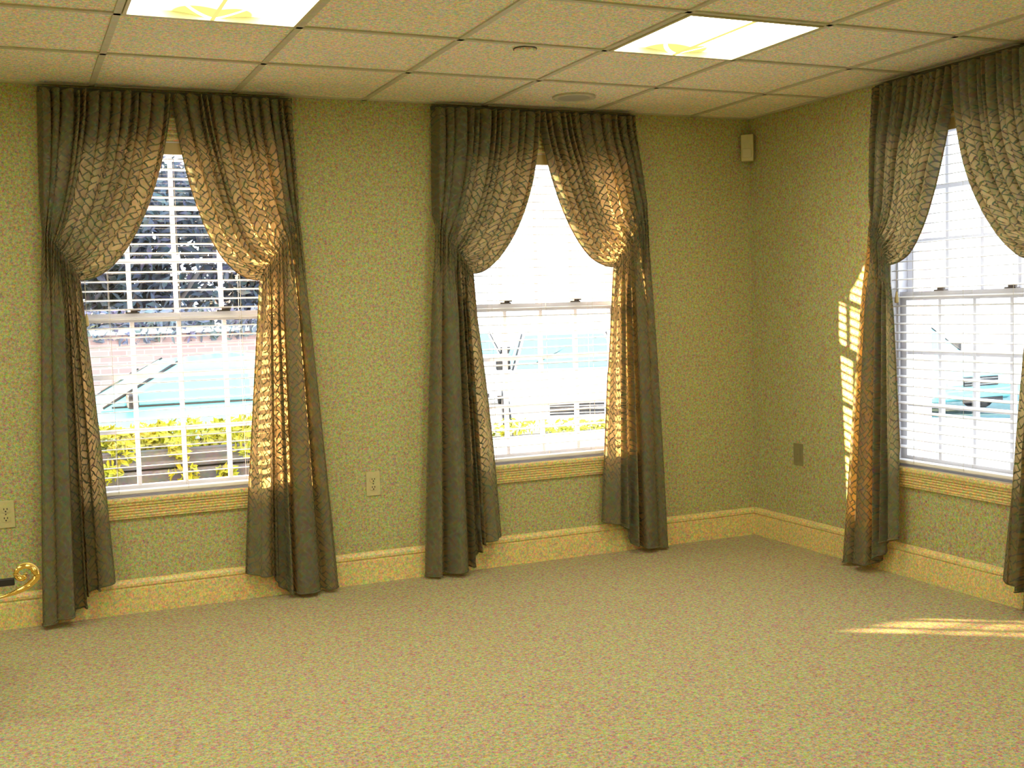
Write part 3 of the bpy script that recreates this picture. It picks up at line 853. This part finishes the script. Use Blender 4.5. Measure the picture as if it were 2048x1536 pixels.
# --- cars: local frame, x forward (front at +x), y left, z up from the tyre bottoms
def car(name, label, cat, loc, heading, paint, L=4.4, Wd=1.76, Ht=1.43, hood=1.05, belt=.95, nose=.72, cowl=1.15, roof0=1.75, roof1=3.2, tail=3.95, wiper=True, plain=False):
    e = empty(name, loc, label, cat, 'parked cars outside')
    ch, sh_ = math.cos(heading), math.sin(heading)
    def Wm(x, y, z): return (loc[0] + x * ch - y * sh_, loc[1] + x * sh_ + y * ch, loc[2] + z)
    # x measured back from the nose: X = L/2 - s
    def X(s): return L / 2 - s
    hw = Wd / 2
    st = [(0.0, .80, .30, nose - .08), (.10, .92, .22, nose), (.45, .97, .20, nose + .06), (cowl, 1.0, .20, belt), (roof0, 1.0, .20, belt + .02), (roof1, 1.0, .20, belt + .03), (tail, .98, .22, belt + .02), (L - .12, .94, .26, belt - .04), (L, .84, .34, belt - .16)]
    b = MB(); n = 10
    for (s, wf, z0, z1) in st:
        w_ = hw * wf
        sec = [(-w_ * .86, z0), (-w_ * .98, z0 + .08), (-w_, (z0 + z1) / 2), (-w_ * .97, z1 - .10), (-w_ * .86, z1), (w_ * .86, z1), (w_ * .97, z1 - .10), (w_, (z0 + z1) / 2), (w_ * .98, z0 + .08), (w_ * .86, z0)]
        b.v += [Wm(X(s), y, z) for y, z in sec]
    for k in range(len(st) - 1):
        for j in range(n): b.f.append((k*n + j, k*n + (j+1) % n, (k+1)*n + (j+1) % n, (k+1)*n + j))
    b.f.append(tuple(range(n))); b.f.append(tuple((len(st)-1)*n + j for j in range(n)))
    b.build('body', paint, e, bevel=.02)
    # cabin
    rw, bw = hw * .70, hw * .90
    cb = MB()
    secs = [(cowl, belt - .02, bw, belt - .015, bw), (roof0, belt - .02, bw, Ht - .04, rw), ((roof0 + roof1) / 2, belt - .02, bw, Ht, rw), (roof1, belt - .02, bw, Ht - .05, rw), (tail, belt - .02, bw * .97, belt + .03, bw * .9)]
    for (s, z0, w0, z1, w1) in secs: cb.v += [Wm(X(s), -w0, z0), Wm(X(s), -w1, z1), Wm(X(s), w1, z1), Wm(X(s), w0, z0)]
    for k in range(len(secs) - 1):
        for j in range(4): cb.f.append((k*4 + j, k*4 + (j+1) % 4, (k+1)*4 + (j+1) % 4, (k+1)*4 + j))
    cb.f.append((0, 1, 2, 3)); cb.f.append(tuple(16 + j for j in range(4)))
    cb.build('cabin', paint, e, bevel=.015)
    # windscreen, rear screen
    def lerp(a, b_, t): return a + (b_ - a) * t
    def screen(nm, s0, z0, w0, s1, z1, w1, out):
        a, c_ = .07, .95
        pts = []
        for t, sg in ((a, -1), (a, 1), (c_, 1), (c_, -1)):
            w_ = lerp(w0, w1, t) - .05
            pts.append(Wm(X(lerp(s0, s1, t) - out * .5), sg * w_, lerp(z0, z1, t) + .013))
        g = MB(); g.quad(*pts); pts2 = [tuple(Vector(p) - Vector((0, 0, .02))) for p in pts]; g.quad(*pts2)
        for k in range(4): g.f.append((k, (k + 1) % 4, 4 + (k + 1) % 4, 4 + k))
        g.build(nm, M_['car_glass'], e)
    screen('windscreen', cowl, belt - .015, bw, roof0, Ht - .04, rw, .02)
    screen('rear_window', tail, belt + .03, bw * .9, roof1, Ht - .05, rw, -.02)
    # side glass, three panes a side
    edges = [(cowl + .14, cowl + .14 + .52, 0), (cowl + .60, (cowl + tail) / 2 + .02, 1), ((cowl + tail) / 2 + .10, tail - .55, 1), (tail - .50, tail - .16, 2)]
    def top_at(s):
        if s < roof0: t = (s - cowl) / (roof0 - cowl); return lerp(belt, Ht - .04, t)
        if s > roof1: t = (s - roof1) / (tail - roof1); return lerp(Ht - .05, belt + .03, t)
        return Ht - .045
    for sg in (-1, 1):
        for (s0, s1, kd) in ((cowl + .22, (cowl + tail) / 2 - .04, 1), ((cowl + tail) / 2 + .04, tail - .30, 1)):
            low = belt + .025
            pp = []
            m_ = 8
            for k in range(m_ + 1):
                s = lerp(s0, s1, k / m_); pp.append((s, max(low + .01, top_at(s) - .075)))
            ring = [(s0, low)] + pp + [(s1, low)]
            def sidey(z): t = (z - belt) / (Ht - belt); return lerp(bw, rw, max(0, min(1, t))) + .006
            g = MB(); nn = len(ring)
            for o_ in (0.0, -.02):
                g.v += [Wm(X(s), sg * (sidey(z) + o_), z) for s, z in ring]
            g.f.append(tuple(range(nn))); g.f.append(tuple(nn + k for k in range(nn)))
            for k in range(nn): g.f.append((k, (k + 1) % nn, nn + (k + 1) % nn, nn + k))
            g.build('side_window', M_['car_glass'], e)
        # mirror
        mx = cowl + .28
        mm = MB(); mm.box((X(mx) - .05, sg * (hw * .93) - .01 if sg > 0 else -hw * .93 - .20, belt + .0), (X(mx) + .05, sg * hw * .93 + .20 if sg > 0 else -hw * .93 + .01, belt + .14), Wm)
        mm.build('mirror', M_['blackmetal'], e, bevel=.02)
        # black trim line under glass and pillar edge
        MB().box((X(tail - .2), sg * (bw + .012) - .004, belt + .002), (X(cowl + .1), sg * (bw + .012) + .004, belt + .02), Wm).build('window_trim', M_['blackmetal'], e)
        MB().tube([Wm(X(cowl + .02), sg * (bw - .005), belt + .01), Wm(X(roof0), sg * (rw + .004), Ht - .035)], .014, 6).build('pillar_trim', M_['blackmetal'], e)
        # lamps
        MB().box((X(.16), sg * hw * .60 - .16, nose - .24), (X(-.012), sg * hw * .60 + .16, nose - .10), Wm).build('headlamp', M_['lamp_clear'], e, bevel=.02)
        MB().box((X(L + .01), sg * hw * .62 - .14, belt - .30), (X(L - .14), sg * hw * .62 + .14, belt - .16), Wm).build('tail_lamp', M_['lamp_red'], e, bevel=.02)
        MB().box((X(2.62), sg * hw * .99 - .006, belt - .14), (X(2.44), sg * hw * .99 + .012, belt - .11), Wm).build('door_handle', M_['chrome'], e)
    # grille with bars, bumper
    MB().box((X(.05), -.36, nose - .26), (X(-.022), .36, nose - .11), Wm).build('grille', M_['blackmetal'], e)
    for k in range(3):
        MB().box((X(-.020), -.36, nose - .235 + k * .045), (X(-.032), .36, nose - .225 + k * .045), Wm).build('grille_bar', M_['chrome'], e)
    MB().box((X(.12), -hw * .84, .26), (X(-.05), hw * .84, .42), Wm).build('bumper', paint, e, bevel=.03)
    MB().box((X(-.045), -.42, .20), (X(-.060), .42, .28), Wm).build('air_intake', M_['blackmetal'], e)
    if wiper:
        MB().tube([Wm(X(cowl + .10), -hw * .5, belt + .10), Wm(X(cowl + .42), hw * .15, belt + .34)], .010, 5).build('wiper', M_['blackmetal'], e)
    for s in (.82, L - .85):
        for sg in (-1, 1):
            cc = (X(s), sg * (hw - .10), .31)
            wv = MB(); nn = 20
            for (rr, yy) in ((.31, -.10), (.31, .10), (.20, .112), (.19, .09)):
                for j in range(nn):
                    a = 2 * PI * j / nn; wv.v.append(Wm(cc[0] + rr * math.cos(a), cc[1] + sg * yy, cc[2] + rr * math.sin(a)))
            for k in range(3):
                for j in range(nn): wv.f.append((k*nn + j, k*nn + (j+1) % nn, (k+1)*nn + (j+1) % nn, (k+1)*nn + j))
            wv.f.append(tuple(range(nn)))
            wo = wv.build('wheel', M_['tyre'], e)
            hb = MB()
            for yy in (.085, .105):
                for j in range(nn):
                    a = 2 * PI * j / nn; hb.v.append(Wm(cc[0] + .19 * math.cos(a), cc[1] + sg * yy, cc[2] + .19 * math.sin(a)))
            for j in range(nn): hb.f.append((j, (j+1) % nn, nn + (j+1) % nn, nn + j))
            hb.f.append(tuple(range(nn))); hb.f.append(tuple(nn + j for j in range(nn)))
            hb.build('hubcap', M_['chrome'], wo)
    return e
# cyan car side-on outside the left window, nose to the left
car('car', 'pale cyan car parked side-on with its nose left, outside left window', 'car', (-2.95 - 1.15 + 2.2, 6.0 + .88, GZ), PI, M_['car_cyan'], Ht=1.50, belt=1.05, nose=.88, cowl=1.05, roof0=1.80)
# white cars outside the middle window, facing the house
hd = math.atan2(-.93, -.37)
car('car', 'white car facing the house outside middle window, dark grille bars showing', 'car', (2.98 + .37 * 2.2, 8.0 + .93 * 2.2, GZ), hd, M_['car_white'], Ht=1.55, belt=1.02, nose=.74, cowl=1.15, roof0=1.75)
car('car', 'white car further back on the left in middle window', 'car', (4.2 + .3 * 2.2, 15.0 + .95 * 2.2, GZ), math.atan2(-.95, -.30), M_['car_white'], Ht=1.46, belt=.98, nose=.72)
car('car', 'pale cyan car nose peeking past the post, outside the right-hand window', 'car', (10.3, 8.2 + 2.2, GZ), -PI / 2, M_['car_cyan'])

# porch post outside the right-hand window
e = empty('porch_post', (4.0, 2.86, GZ), 'slim mauve porch post standing outside the right-hand window', 'post')
MB().box((3.95, 2.81, GZ + .12), (4.05, 2.91, 3.4)).build('shaft', M_['post'], e, bevel=.006)
MB().box((3.92, 2.78, GZ), (4.08, 2.94, GZ + .12)).build('base', M_['post'], e, bevel=.006)

# parking sign outside the middle window
e = empty('sign', (3.55, 13.2, GZ), 'small pale board on a post behind white car, middle window', 'sign')
MB().tube([(4.35, 13.0, GZ), (4.35, 13.0, 1.1)], .025, 8).build('post', M_['chrome'], e)
MB().box((4.05, 12.97, .82), (4.65, 12.985, 1.12)).build('board', M_['sign'], e, bevel=.004)
